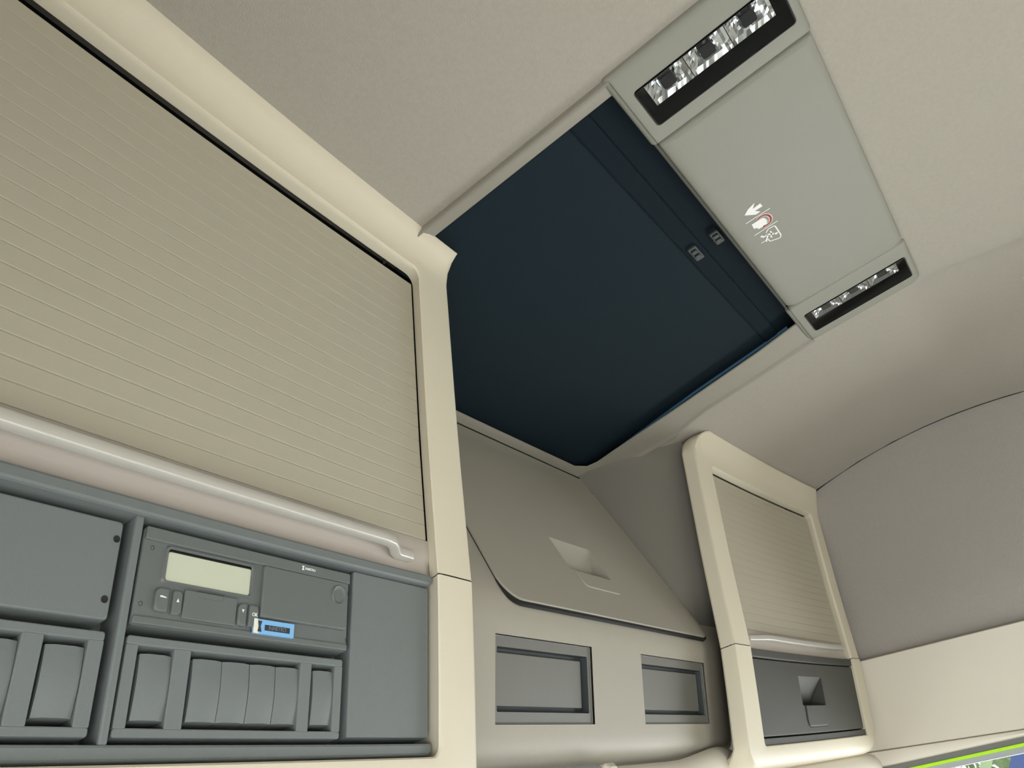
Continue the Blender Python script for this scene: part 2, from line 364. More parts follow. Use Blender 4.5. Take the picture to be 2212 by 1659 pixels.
# the shutter's bottom bar: hollowed grip below a silver rail
def bar_pts(v): return [(1.7882, -0.018), (1.7882, -0.0125), (1.7870, -0.0118), (1.776, -0.0115), (1.772, -0.012), (1.766, -0.0145), (1.760, -0.0145), (1.7555, -0.0125), (1.7545, -0.0125), (1.754, -0.018)][v]
grid('shutter_bar', lambda u, v: FL(u, *bar_pts(v)), [-1.008 + i * (1.008 - 0.3475) / 24 for i in range(25)], range(10), 'shutter_bar', cab, angle=60)
path = [FL(-1.005 + i * 0.58 / 20, 1.7695, 0.003) for i in range(21)] + [FL(-0.415, 1.7692, 0.002), FL(-0.408, 1.7688, -0.002), FL(-0.402, 1.7685, -0.007), FL(-0.395, 1.7684, -0.0102), FL(-0.378, 1.7684, -0.0108)]
sweep('pull_rail', path, 0.009, 0.0092, 'silver', cab, n=16)
grid('rail_web', lambda u, v: FL(u, [1.7745, 1.7720, 1.7712][v], [-0.0115, -0.006, 0.002][v]), [-1.005 + i * 0.58 / 20 for i in range(21)], range(3), 'shutter_bar', cab)

# dark grey switch fascia set in the lower frame
fas = rr_loft('fascia', FL, [(-1.008, -0.3535, 1.6150, 1.7532, .004, -0.034), (-1.008, -0.3535, 1.6150, 1.7532, .004, -0.0285)], 'grey', cab, True, True, nS=14)
plate('upper_lip', FL, -1.008, -0.3532, 1.7446, 1.7536, -0.03, -0.006, 'grey', fas, r=(0.002, .0044, .0044, .002), bev=0.002, nS=16)
plate('lower_lip', FL, -1.008, -0.3532, 1.6142, 1.6232, -0.03, -0.008, 'grey', fas, r=(0.002, .004, .002, .002), bev=0.002, nS=16)
plate('divider', FL, -0.6368, -0.6312, 1.6225, 1.7450, -0.03, -0.0085, 'grey', fas, r=0.001, bev=0.0015, nS=2)
plate('divider', FL, -0.822, -0.8160, 1.6225, 1.7450, -0.03, -0.0085, 'grey', fas, r=0.001, bev=0.0015, nS=2)
blank_plate = plate('blank_plate', FL, -0.8145, -0.6424, 1.6851, 1.7397, -0.03, -0.0115, 'grey', fas, r=0.002, bev=0.001)
for hx, hz in ((-0.6455, 1.7294), (-0.6463, 1.6957)):
    rr_loft('screw_hole', FL, [(hx - .0021, hx + .0021, hz - .0021, hz + .0021, .0021, -0.0112), (hx - .0015, hx + .0015, hz - .0015, hz + .0015, .0015, -0.0114)], 'dark', blank_plate, False, True, nS=2, nC=4)
plate('cover_panel', FL, -0.4481, -0.3553, 1.6277, 1.7440, -0.03, -0.0105, 'grey', fas, r=0.0015, bev=0.001)
def switch_module(x0, x1, bays, label):
    z0, z1 = 1.6268, 1.6788
    mod = None
    # frame of the module is made of strips round each bay
    edges = [x0] + [e for b in bays for e in (b[0], b[1])] + [x1]
    mod = plate('switch_module', FL, x0, x1, 1.6738, z1, -0.03, -0.0105, 'grey', fas, r=0.0015, bev=0.0008, nS=6)
    plate('module_bar', FL, x0, x1, z0, 1.6317, -0.03, -0.0105, 'grey', mod, r=0.0015, bev=0.0008, nS=6)
    for i in range(0, len(edges), 2):
        if edges[i + 1] - edges[i] > 0.001:
            plate('module_bar', FL, edges[i], edges[i + 1], 1.6312, 1.6743, -0.03, -0.0105, 'grey', mod, r=0.0008, bev=0.0006, nS=2)
    for (a, b, keys) in bays:
        for (ka, kb, dot) in keys:
            L = []
            for (ins, off) in ((0, -0.0195), (0, -0.0150), (.0004, -0.0140), (.0012, -0.0134)):
                L.append((ka + ins, kb - ins, 1.6360 + ins, 1.6700 - ins, .0016, off))
            # keys are slightly rocker shaped: ends pushed in, middle proud
            verts = []; faces = []; ncol, nrow = 5, 9
            for r in range(nrow):
                t = r / (nrow - 1); zz = lerp(1.6358, 1.6702, t); dz = 0.0014 * math.sin(math.pi * t)
                for c in range(ncol):
                    s = c / (ncol - 1); e = 0.0012 if c in (0, ncol - 1) else 0
                    verts.append(FL(lerp(ka, kb, s), zz, -0.0117 + dz - e))
            for r in range(nrow - 1):
                for c in range(ncol - 1): faces.append((r * ncol + c, r * ncol + c + 1, (r + 1) * ncol + c + 1, (r + 1) * ncol + c))
            base = len(verts)
            ring = [c for c in range(ncol)] + [r * ncol + ncol - 1 for r in range(1, nrow)] + [(nrow - 1) * ncol + c for c in range(ncol - 2, -1, -1)] + [r * ncol for r in range(nrow - 2, 0, -1)]
            for q in ring: verts.append(Vector(verts[q]) + Vector((0, 0.016, 0)))
            for i in range(len(ring)):
                j = (i + 1) % len(ring); faces.append((ring[i], ring[j], base + j, base + i))
            key = build('switch_key' if not dot else 'blank_key', verts, faces, 'grey', mod, angle=40)
    return mod
switch_module(-0.8145, -0.6424, [(-0.7825, -0.7585, [(-0.7800, -0.7588, True)]), (-0.7465, -0.7225, [(-0.7440, -0.7228, True)]), (-0.7110, -0.6870, [(-0.7085, -0.6873, True)]), (-0.6755, -0.6515, [(-0.6732, -0.6520, True)])], '')
switch_module(-0.6290, -0.4557, [(-0.6214, -0.5975, [(-0.6186, -0.5978, True)]), (-0.5857, -0.4966, [(-0.5826, -0.5614, False), (-0.5609, -0.5394, False), (-0.5388, -0.5177, False), (-0.5171, -0.4966, False)]), (-0.4861, -0.4636, [(-0.4830, -0.4638, True)])], '')

# ------------------------------------------------------------------ tachograph in the upper slot of the fascia
tac = thing('tachograph', 'dark grey tachograph with pale display and blue sticker in the switch panel', 'tachograph', (-0.541, 0.40, 1.685))
body = plate('housing', FL, -0.6292, -0.4527, 1.6846, 1.7405, -0.0284, -0.0105, 'tacho', tac, r=0.002, bev=0.0012, nS=10)
plate('top_bezel', FL, -0.6285, -0.4530, 1.7325, 1.7402, -0.011, -0.0088, 'tacho', body, r=0.001, bev=0.0008, nS=10)
plate('lower_bezel', FL, -0.6285, -0.4530, 1.6849, 1.6895, -0.011, -0.0095, 'tacho', body, r=0.001, bev=0.0008, nS=10)
rr_loft('display_frame', FL, [(-.6140, -.5440, 1.7090, 1.7320, .003, -.0106), (-.6130, -.5450, 1.7098, 1.7312, .003, -.0092), (-.6118, -.5462, 1.7107, 1.7304, .0025, -.0092), (-.6112, -.5470, 1.7112, 1.7298, .002, -.0104)], 'tacho', tac, False, False, nS=6)
disp = plate('display', FL, -.6112, -.5472, 1.7114, 1.7284, -.0108, -.0101, 'lcd', tac, r=0.0015, bev=0.0003, nS=6); disp['label'] = 'pale grey green display'
plate('display_shade', FL, -.6112, -.5472, 1.7284, 1.7300, -.0108, -.0099, 'black', tac, r=0.0003, bev=0.0003, nS=4)
for (a, b, c, d, nm) in ((-.6168, -.6078, 1.6925, 1.7060, 'menu_button'), (-.6048, -.5982, 1.6918, 1.7058, 'up_button'), (-.5556, -.5490, 1.6912, 1.7052, 'down_button'), (-.5468, -.5390, 1.6915, 1.7052, 'ok_button')):
    plate(nm, FL, a, b, c, d, -.0108, -.0080, 'tacho', tac, r=(0.003, .001, .001, .003) if nm in ('menu_button', 'down_button') else (.001, .003, .003, .001), bev=0.0009, nS=3)
plate('printer_cover', FL, -.5968, -.5568, 1.6908, 1.7078, -.0108, -.0088, 'tacho', tac, r=0.001, bev=0.0007, nS=6)
rr_loft('finger_notch', FL, [(-.5880, -.5680, 1.7040, 1.7078, (.0035, .0035, .0004, .0004), -.00875), (-.5872, -.5688, 1.7048, 1.7074, (.002, .002, .0004, .0004), -.0092)], 'dark', tac, False, True, nS=4)
dr = plate('card_drawer', FL, -.5376, -.4560, 1.6985, 1.7322, -.0108, -.0078, 'tacho', tac, r=(.001, .002, .001, .001), bev=0.0009, nS=6)
L = []
for (q, off) in ((.0071, -.0080), (.0069, -.0072), (.0064, -.0068), (.0054, -.0075), (.003, -.0082)):
    L.append((-.4658 - q, -.4658 + q, 1.7221 - q * 1.05, 1.7221 + q * 1.05, q, off))
rr_loft('eject_button', FL, L, 'tacho', dr, False, True, nS=2, nC=6, angle=60)
for hx, hz in ((-.6245, 1.6960), (-.6225, 1.7285), (-.4538, 1.7262), (-.4542, 1.6925)):
    rr_loft('screw', FL, [(hx - .0012, hx + .0012, hz - .0014, hz + .0014, .0012, -.0103), (hx - .0008, hx + .0008, hz - .001, hz + .001, .0008, -.0106)], 'dark', tac, False, True, nS=2, nC=3)
# printed marks
def fl_dirs(x, z, off):
    p = FL(x, z, off); return p, FL(x + .001, z, off) - p, FL(x, z + .001, off) - p
p, dx, dz = fl_dirs(-.5424, 1.6990, -.0078); text('ok_mark', 'OK', .0032, p, dx, dz, 'white_print', tac)
p, dx, dz = fl_dirs(-.4950, 1.7364, -.0086); text('maker_mark', 'INMETRO', .0024, p, dx, dz, 'white_print', tac)
def flp(pts, off): return [FL(x, z, off) for x, z in pts]
poly('maker_emblem', flp([(-.5034, 1.7380), (-.5008, 1.7380), (-.5017, 1.7366), (-.5008, 1.7351), (-.5034, 1.7351), (-.5025, 1.7366)], -.0086), 'white_print', tac)
poly('up_mark', flp([(-.6026, 1.6990), (-.6006, 1.6990), (-.6016, 1.7012)], -.0078), 'white_print', tac)
poly('down_mark', flp([(-.5533, 1.7012), (-.5513, 1.7012), (-.5523, 1.6990)], -.0078), 'white_print', tac)
poly('menu_mark', flp([(-.6140, 1.7004), (-.6140, 1.7012), (-.6128, 1.7014), (-.6096, 1.7007), (-.6096, 1.7002)], -.0078), 'white_print', tac)
st = poly('sticker', flp([(-.5427, 1.6967), (-.5427, 1.6878), (-.5075, 1.6878), (-.5075, 1.6967)], -.0076), 'blue_print', tac, (0, .0016, 0)); st['label'] = 'blue and white sticker with dark text strip'
poly('sticker_edge', flp([(-.5428, 1.6968), (-.5428, 1.6877), (-.5385, 1.6877), (-.5398, 1.6968)], -.00745), 'cream_print', st)
poly('sticker_emblem', flp([(-.5396, 1.6956), (-.5360, 1.6956), (-.5371, 1.6923), (-.5360, 1.6888), (-.5396, 1.6888), (-.5385, 1.6923)], -.00735), 'dark_print', st)
poly('sticker_field', flp([(-.5335, 1.6936), (-.5335, 1.6900), (-.5114, 1.6900), (-.5114, 1.6936)], -.0074), 'dark_print', st)
p, dx, dz = fl_dirs(-.5225, 1.6918, -.0073); text('sticker_text', 'INMETRO', .0036, p, dx, dz, 'grey', st)

# ------------------------------------------------------------------ centre overhead unit (flap and two blanked slots)
cen = thing('overhead_console', 'beige centre overhead unit with big flap and two grey slots under the hatch', 'console', (0.05, 0.50, 1.615))
def flap_y(z): return 0.4476 + 0.2933 * (z - 1.7759)
def pan_y(z): return 0.4476 + 0.31 * (1.7759 - z)
def flap_r(z): return -0.18 + 0.556 * (1 - 0.35 * (z - 1.80))
rows = [(2.1195, 0), (2.10, 0), (2.075, 0), (2.05, 0), (2.0, 0), (1.95, 0), (1.90, 0), (1.87, 0), (1.84, 0), (1.82, 0), (1.80, 0), (1.785, 0), (1.776, 0), (1.768, 0), (1.757, 0), (1.747, 0), (1.7365, 0), (1.70, 0), (1.68, 0), (1.652, 0), (1.64, 0), (1.632, .0006), (1.626, .0025), (1.620, .008), (1.616, .018), (1.614, .035), (1.613, .12)]
cxs = [-0.288, -0.27, -0.235, -0.197, -0.15, -0.08, 0.0025, 0.07, 0.1355, 0.22, 0.30]
ss = [0, .06, .15, .28, .45, .7, 1.0]
verts = []; faces = []
for (z, ex) in rows:
    base = flap_y(z) if z > 1.7759 else pan_y(z)
    base += 0.004 * math.exp(-((z - 1.7759) / 0.012) ** 2)         # eased ridge
    t = sstep(1.745, 1.80, z); fr = flap_r(z) + 0.004
    for x in cxs: verts.append((x, base + ex, z))
    for s in ss:
        w = sstep(1.775, 1.87, z)
        x = lerp(0.3515 + (0.478 - 0.3515) * s, lerp(fr, lerp(0.475, 0.405, w), s), t); yret = 0.365 + 0.21 * (2.004 - z) + 0.022
        yh = lerp(base, lerp(base, yret, s ** 0.75), w)
        yl = base + max(0.0, (x - 0.40) / 0.1) ** 2 * 0.03
        verts.append((x, lerp(yl, yh, t) + ex, z))
nc = len(cxs) + len(ss)
def in_rng(a, b, lo, hi): return a >= lo - 1e-6 and b <= hi + 1e-6
allx = cxs + [0.3515]
for r in range(len(rows) - 1):
    zt, zb = rows[r][0], rows[r + 1][0]
    for c in range(nc - 1):
        if c < len(cxs):
            xa, xb = allx[c], allx[c + 1]
            if in_rng(zb, zt, 1.652, 1.7365) and (in_rng(xa, xb, -0.197, 0.0025) or in_rng(xa, xb, 0.1355, 0.3515)): continue
            if in_rng(zb, zt, 1.80, 2.05) and in_rng(xa, xb, -0.15, 0.30): continue
        faces.append((r * nc + c, r * nc + c + 1, (r + 1) * nc + c + 1, (r + 1) * nc + c))
bd = build('body', verts, faces, 'niche', cen, angle=45)
bd.data.materials.append(M['niche_grey'])                       # the cheek beside the flap is coloured a darker grey
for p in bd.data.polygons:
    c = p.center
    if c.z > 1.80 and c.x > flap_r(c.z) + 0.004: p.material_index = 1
def FF(x, z, off):      # flap surface; the flap narrows a little towards the roof
    X = -0.18 + (x + 0.18) * (1 - 0.35 * (z - 1.80))
    return Vector((X, flap_y(z) - off * 0.96, z + off * 0.28))
hole = (0.024, 0.1375, 1.8465, 1.9005, 0.001)
flap = plate('flap_door', FF, -0.181, 0.375, 1.7725, 2.0700, -0.010, 0.0028, 'niche', cen, r=(.032, .026, .004, .004), bev=0.0009, nS=12, nC=8, hole=hole)
rr_loft('flap_gap', FF, [(-0.1820, 0.3762, 1.7685, 2.0716, (.034, .028, .004, .004), -0.004), (-0.1820, 0.3762, 1.7685, 2.0716, (.034, .028, .004, .004), 0.0006), (-0.170, 0.365, 1.785, 2.065, (.02, .02, .004, .004), 0.0006)], 'dark', flap, False, False, nS=12, nC=8)
def pocket(name, F, x0, x1, z0, z1, depth, front, mat, parent):
    """scooped grip: the floor slopes in from the top edge, with flat side walls and a ledge at the bottom"""
    v = [F(x0, z1, front), F(x1, z1, front), F(x1, z0, front), F(x0, z0, front), F(x0 + .004, z0, front - depth), F(x1 - .004, z0, front - depth)]
    f = [(0, 1, 5, 4), (0, 4, 3), (1, 2, 5), (3, 4, 5, 2)]
    return build(name, v, f, mat, parent, smooth=False)
pocket('grip_recess', FF, 0.024, 0.1375, 1.8465, 1.9005, 0.030, 0.0022, 'niche', flap)
plate('latch', FF, 0.036, 0.1335, 1.8200, 1.8462, 0.001, 0.0038, 'niche', flap, r=(.008, .004, .001, .001), bev=0.0012)
sweep('joint', [(-0.285 + i * 0.12, flap_y(2.111) - 0.0004, 2.111) for i in range(6)], 0.0024, 0.0022, 'dark', cen, n=6)
def FP(x, z, off): return Vector((x, pan_y(z) - off * 0.955, z - off * 0.296))
for (x0, x1, lab) in ((-0.197, 0.0025, 'wide grey blanking insert beside the large cabinet'), (0.1355, 0.3515, 'grey blanking insert beside the small cabinet')):
    ins = rr_loft('slot_insert', FP, [(x0, x1, 1.652, 1.7365, .001, -0.004), (x0 + .0006, x1 - .0006, 1.6526, 1.7359, .001, -0.0022), (x0 + .0012, x1 - .0012, 1.6532, 1.7353, .001, -0.0022),
                     (x0 + .002, x1 - .002, 1.654, 1.7345, .001, -0.003), (x0 + .002, x1 - .002, 1.656, 1.7325, .001, -0.003), (x0 + .0065, x1 - .007, 1.6635, 1.7250, .0015, -0.003), (x0 + .0067, x1 - .0072, 1.6637, 1.7248, .0015, -0.0036)], 'grey_mid', cen, False, False, nS=4, nC=2)
    ins['label'] = lab
    rr_loft('tray_wall', FP, [(x0 + .0067, x1 - .0072, 1.6637, 1.7248, .0015, -0.0035), (x0 + .0072, x1 - .0078, 1.6643, 1.7242, .0015, -0.0147)], 'channel', ins, False, False, nS=4, nC=2)
    # raised centre plate standing in the tray, leaving a dark channel on three sides
    plate('insert_plate', FP, x0 + .0072, x1 - .014, 1.6690, 1.7200, -0.0148, -0.0090, 'grey_mid', ins, r=0.001, bev=0.0008, nS=4)
    rr_loft('insert_channel', FP, [(x0 + .0072, x1 - .0078, 1.6643, 1.7242, .001, -0.0146), (x0 + .008, x1 - .009, 1.665, 1.7235, .001, -0.0146)], 'channel', ins, False, True, nS=4, nC=2)

# ------------------------------------------------------------------ passenger side overhead cabinet
cabr = thing('overhead_cabinet', 'small beige overhead cabinet with roller shutter above a black drawer by the side wall', 'cabinet', (0.68, 0.45, 1.6))
FR = face_right
u_loft('frame', FR, [
    (0.4355, 0.9490, 1.7465, 2.066, .010, -0.034, -0.0135), (0.4315, 0.9460, 1.7465, 2.066, .010, -0.004, -0.004),
    (0.4305, 0.9475, 1.7465, 2.0665, .010, -0.0015, -0.001), (0.4290, 0.9490, 1.7465, 2.0675, .011, 0, 0.001),
    (0.4250, 0.9530, 1.7465, 2.0700, .014, 0.0004, 0.0012), (0.3690, 0.9850, 1.7465, 2.0850, .034, 0.0004, 0.003),
    (0.3672, 0.9900, 1.7465, 2.0960, .036, 0.0002, 0.008), (0.3664, 0.9930, 1.7465, 2.107, .036, -0.0006, 0.015),
    (0.3658, 0.9950, 1.7465, 2.1170, .036, -0.002, 0.0225), (0.3652, 0.9955, 1.7465, 2.1195, .036, -0.005, 0.0225), (0.3625, 0.9960, 1.7465, 2.1205, .036, -0.022, 0.004), (0.3635, 0.9965, 1.7465, 2.1205, .036, -0.0245, -0.01), (0.370, 0.9965, 1.7465, 2.1205, .036, -0.0265, -0.03)], 'beige', cabr, nS=20, angle=24)
u_loft('lower_frame', FR, [
    (0.4355, 0.9540, 1.7452, 1.604, .006, -0.034, -0.034), (0.4315, 0.9500, 1.7452, 1.604, .006, -0.004, -0.004),
    (0.4305, 0.9505, 1.7452, 1.6035, .006, -0.0015, -0.0015), (0.4290, 0.9520, 1.7452, 1.602, .007, 0, 0),
    (0.4250, 0.9560, 1.7452, 1.600, .009, 0.0004, 0.0004), (0.3690, 0.9900, 1.7452, 1.586, .03, 0.0004, 0.0),
    (0.3672, 0.9940, 1.7452, 1.580, .032, 0.0002, -0.003), (0.3664, 0.9960, 1.7452, 1.576, .034, -0.0006, -0.009),
    (0.3652, 0.9975, 1.7452, 1.574, .034, -0.005, -0.018), (0.3625, 0.998, 1.7452, 1.573, .034, -0.022, -0.05), (0.3635, 0.998, 1.7452, 1.573, .034, -0.0245, -0.06), (0.370, 0.998, 1.7452, 1.573, .034, -0.0265, -0.10)], 'beige', cabr, nS=20, angle=24)
rr_loft('back_panel', FR, [(0.436, 0.953, 1.600, 2.072, .01, -0.036), (0.436, 0.953, 1.600, 2.072, .01, -0.032)], 'dark', cabr, True, True, nS=12)
z = 1.7800
for k in range(20):
    z1 = min(z + PITCH - 0.0002, 2.0605)
    plate('slat', FR, 0.438, 0.9425, z + 0.0001, z1, -0.018, -0.012, 'shutter', cabr, r=0.0003, bev=0.0005, nS=14, nC=2)
    z += PITCH
    if z > 2.055: break
def barr(v): return [(1.7798, -0.018), (1.7798, -0.0125), (1.7790, -0.0118), (1.770, -0.0115), (1.766, -0.012), (1.760, -0.0140), (1.755, -0.0140), (1.7495, -0.0122), (1.7480, -0.0125), (1.7475, -0.018)][v]
grid('shutter_bar', lambda u, v: FR(u, *barr(v)), [0.438 + i * (0.9435 - 0.438) / 20 for i in range(21)], range(10), 'shutter_bar', cabr, angle=60)
path = [FR(0.453, 1.7640, -0.0105), FR(0.465, 1.7640, -0.0100), FR(0.480, 1.7640, -0.0075), FR(0.498, 1.7640, -0.0040), FR(0.515, 1.7640, -0.001), FR(0.53, 1.7640, 0.0)] + [FR(0.545 + i * 0.36 / 12, 1.7640, 0.0) for i in range(13)]
sweep('pull_rail', path, 0.009, 0.0085, 'silver', cabr)
grid('rail_web', lambda u, v: FR(u, [1.7690, 1.7665, 1.7655][v], [-0.0115, -0.006, -0.001][v]), [0.53 + i * 0.375 / 12 for i in range(13)], range(3), 'shutter_bar', cabr)
plate('drawer_surround', FR, 0.4365, 0.9520, 1.7325, 1.7452, -0.02, -0.0045, 'drawer', cabr, r=0.001, bev=0.0015, nS=12)
plate('drawer_surround', FR, 0.4365, 0.9520, 1.6040, 1.6140, -0.02, -0.0035, 'drawer', cabr, r=0.001, bev=0.001, nS=12)
drw = plate('drawer', FR, 0.4430, 0.9490, 1.6165, 1.7305, -0.02, -0.0055, 'drawer', cabr, r=(.004, .004, .002, .002), bev=0.0015, nS=12, hole=(0.640, 0.758, 1.6605, 1.7080, 0.001))
pocket('grip_recess', FR, 0.640, 0.758, 1.6605, 1.7080, 0.034, -0.0060, 'drawer', drw)
plate('latch', FR, 0.6500, 0.7560, 1.6265, 1.6602, -0.006, -0.0030, 'drawer', drw, r=(.012, .012, .001, .001), bev=0.0015)
rr_loft('latch_gap', FR, [(0.6485, 0.7575, 1.6248, 1.6603, (.013, .013, .0005, .0005), -0.0056), (0.6485, 0.7575, 1.6248, 1.6603, (.013, .013, .0005, .0005), -0.0050), (0.649, 0.757, 1.6255, 1.6600, (.012, .012, .0005, .0005), -0.0050)], 'dark', drw, False, True)

# ------------------------------------------------------------------ trim below the overhead units
def header(u, v):
    dz, dy = [(0.0, 0.014), (-0.005, 0.006), (-0.018, 0.0), (-0.036, 0.002), (-0.054, 0.012), (-0.068, 0.04), (-0.078, 0.11)][v]
    t = sstep(0.37, 0.46, u)
    top = lerp(1.6085 + 0.012 * sstep(0.22, 0.37, u), 1.5735, t)
    y = lerp(0.492 - 0.015 * sstep(0.2, 0.37, u), interp(1.575, ZK, YK) - 0.0484 * u * u + 0.012, t)
    return (u, y + dy, top + dz)
hd = struct(grid('trim_3', header, [0.03, 0.034, 0.06, 0.12, 0.2, 0.24, 0.27, 0.30, 0.33, 0.36, 0.38, 0.40, 0.42, 0.44, 0.46, 0.5, 0.55, 0.6, 0.7, 0.8, 0.9, 0.985], range(7), 'cream', angle=50), 'cream windscreen header trim below the small cabinet')
hd2 = struct(grid('trim_4', lambda u, v: (u, [0.50, 0.492, 0.488, 0.50, 0.56][v], [1.611, 1.606, 1.58, 1.555, 1.53][v]), [-0.34 + 0.09 * i for i in range(4)] + [-0.03, 0.0], range(5), 'frame_grey', angle=50), 'pale grey header strip below the centre unit')
box('visor_clip', 0.0, 0.028, 0.484, 0.51, 1.57, 1.609, 'cream', hd2, bev=0.005)

# ------------------------------------------------------------------ roof hatch with dark blind
hat = thing('roof_hatch', 'roof hatch with a beige surround and dark blue grey blind pulled shut', 'hatch', (0.0, 0.30, 2.12))
outer = [(-.368, .066), (-.1, .066), (.312, .066), (.327, .172), (.338, .280), (.350, .318), (.369, .360), (.372, .474), (.3735, .520), (.365, .547), (.340, .557), (0, .557), (-.330, .557), (-.358, .547), (-.368, .520), (-.368, .3)]
inner = [(-.346, .066), (-.1, .066), (.241, .066), (.260, .146), (.279, .265), (.288, .318), (.294, .360), (.308, .460), (.3145, .500), (.310, .520), (.285, .532), (0, .533), (-.310, .533), (-.338, .525), (-.346, .500), (-.346, .3)]
def dense(P, k=3):
    out = []
    for i in range(len(P)):
        a, b = P[i], P[(i + 1) % len(P)]
        out += [(lerp(a[0], b[0], q / k), lerp(a[1], b[1], q / k)) for q in range(k)]
    return out
O, I = dense(outer), dense(inner)
def ring_loft(name, specs, mat, parent):
    verts = []; faces = []; n = len(O)
    for (t, z) in specs: verts += [(lerp(a[0], b[0], t), lerp(a[1], b[1], t), z) for a, b in zip(O, I)]
    for k in range(len(specs) - 1):
        for i in range(n):
            j = (i + 1) % n; faces.append((k * n + i, k * n + j, (k + 1) * n + j, (k + 1) * n + i))
    return build(name, verts, faces, mat, parent, angle=40)
ring_loft('surround', [(0.0, 2.1215), (0.0, 2.1150), (0.03, 2.1132), (0.07, 2.1126), (0.12, 2.1134), (0.17, 2.1158), (0.22, 2.1168), (0.5, 2.1180), (0.95, 2.1198), (1.0, 2.1205), (1.01, 2.1225)], 'hatch_trim', hat)
ring_loft('shaft', [(1.01, 2.1222), (0.95, 2.123), (-0.4, 2.1335), (-0.5, 2.19)], 'rail', hat)
CZ = 2.140
plate('hatch_cover', lambda x, y, off: Vector((x, y, 2.19 - off)), -0.46, 0.46, -0.03, 0.64, -0.006, 0.0, 'rail', hat, r=0.02, bev=0.002)
plate('blind', lambda x, y, off: Vector((x, y, CZ - off)), -0.45, 0.45, 0.1285, 0.635, -0.003, 0.0, 'blind', hat, r=0.001, bev=0.0005)
plate('pull_bar', lambda x, y, off: Vector((x, y, CZ - off)), -0.45, 0.45, 0.1042, 0.1295, -0.008, 0.003, 'blind_bar', hat, r=0.004, bev=0.003)
plate('blind_cassette', lambda x, y, off: Vector((x, y, CZ - off)), -0.45, 0.45, -0.02, 0.1052, -0.004, 0.000, 'blind_bar', hat, r=0.004, bev=0.002)
for (tx, ty, w) in ((-0.0364, 0.1164, 0.033), (-0.0403, 0.0828, 0.029)):
    tb = plate('finger_tab', lambda x, y, off: Vector((x, y, CZ - off)), tx - w / 2, tx + w / 2, ty - .0065, ty + .0065, 0.0, 0.0075, 'tab', hat, r=0.002, bev=0.0015, nS=3)
    for s in (-.3, .05):
        plate('tab_rib', lambda x, y, off: Vector((x, y, CZ - off)), tx + s * w, tx + s * w + .007, ty - .004, ty + .004, 0.007, 0.0095, 'tab', tb, r=0.001, bev=0.0008, nS=2)
sweep('guide_rail', [(0.2640, 0.0877, CZ - 0.004), (0.2745, 0.1334, CZ - 0.004), (0.2965, 0.2727, CZ - 0.004), (0.3330, 0.4480, CZ - 0.004), (0.3540, 0.5454, CZ - 0.004)], 0.003, 0.005, 'rail_blue', hat, n=12)

# ------------------------------------------------------------------ ceiling console with two reading lamps
con = thing('ceiling_console', 'beige ceiling console with two clear reading lamps behind the roof hatch', 'console', (-0.05, -0.02, 2.12))
ZC = 2.114
def FC(x, y, off): return Vector((x, y, ZC - off))
def lamp(x0, x1, y0, y1, rx0, rx1, ry0, ry1, lab):
    housing = rr_loft('reading_lamp', FC, [(x0, x1, y0, y1, .004, 0.001), (x0 + .0012, x1 - .0012, y0 + .0012, y1 - .0012, .003, 0.001), (x0 + .0018, x1 - .0018, y0 + .0018, y1 - .0018, .003, -0.001), (x0 + .003, x1 - .003, y0 + .004, y1 - .004, .003, -0.024), (x0 + .004, x1 - .004, y0 + .005, y1 - .005, .003, -0.0242)], 'black', con, False, True, nS=4)
    housing['label'] = lab
    n = 3; cl = (ry1 - ry0) / n
    for k in range(n):
        a = ry0 + k * cl; b = a + cl; verts = []; faces = []; nu, nv = 8, 15
        for j in range(nv):
            for i in range(nu):
                u = i / (nu - 1); v = j / (nv - 1)
                d = 0.0095 - 0.0072 * max(abs(2 * u - 1) ** 1.7, abs(2 * v - 1) ** 1.7)
                jit = 0.0005 if 0 < i < nu - 1 and 0 < j < nv - 1 else 0
                verts.append((lerp(rx0, rx1, u), lerp(a + .0004, b - .0004, v), ZC + 0.002 + d + random.uniform(-jit, jit)))
        for j in range(nv - 1):
            for i in range(nu - 1): faces.append((j * nu + i, j * nu + i + 1, (j + 1) * nu + i + 1, (j + 1) * nu + i))
        build('reflector', verts, faces, 'chrome', housing, smooth=False)
        cx, cy = (rx0 + rx1) / 2, (a + b) / 2; hw = (rx1 - rx0) * 0.28; hl = cl * 0.17
        plate('bulb_shield', FC, cx - hw, cx + hw, cy - hl, cy + hl, -0.014, -0.0065, 'black', housing, r=0.002, bev=0.0015, nS=2)
    rr_loft('lens', FC, [(x0 + .0012, x1 - .0012, y0 + .0012, y1 - .0012, .003, 0.0004)], 'lens', housing, False, True, nS=4)
    return housing
def end_cap(x0, x1, y0, y1, h, rs):
    hx0, hx1, hy0, hy1 = h
    return rr_loft('end_cap', FC, [(x0, x1, y0, y1, rs, -0.0075), (x0, x1, y0, y1, rs, -0.0045), (x0 + .0006, x1 - .0006, y0 + .0008, y1 - .001, rs, -0.0022), (x0 + .002, x1 - .002, y0 + .0025, y1 - .003, rs, -0.0007), (x0 + .005, x1 - .004, y0 + .005, y1 - .007, rs, -0.0001), (x0 + .008, x1 - .006, y0 + .006, y1 - .010, rs, 0.0), (hx0 - .001, hx1 + .001, hy0 - .001, hy1 + .001, .0045, 0.0), (hx0, hx1, hy0, hy1, .004, -0.0008), (hx0, hx1, hy0, hy1, .004, -0.02)], 'console', con, False, False, nS=6, nC=5)
LA = (-0.3365, -0.2810, -0.1030, 0.0545); LB = (0.2195, 0.2800, -0.1030, 0.0545)
end_cap(-0.3705, -0.2585, -0.1130, 0.0720, LA, (.004, .004, .004, .004))
end_cap(0.1815, 0.3060, -0.1130, 0.0720, LB, (.004, .014, .014, .008))
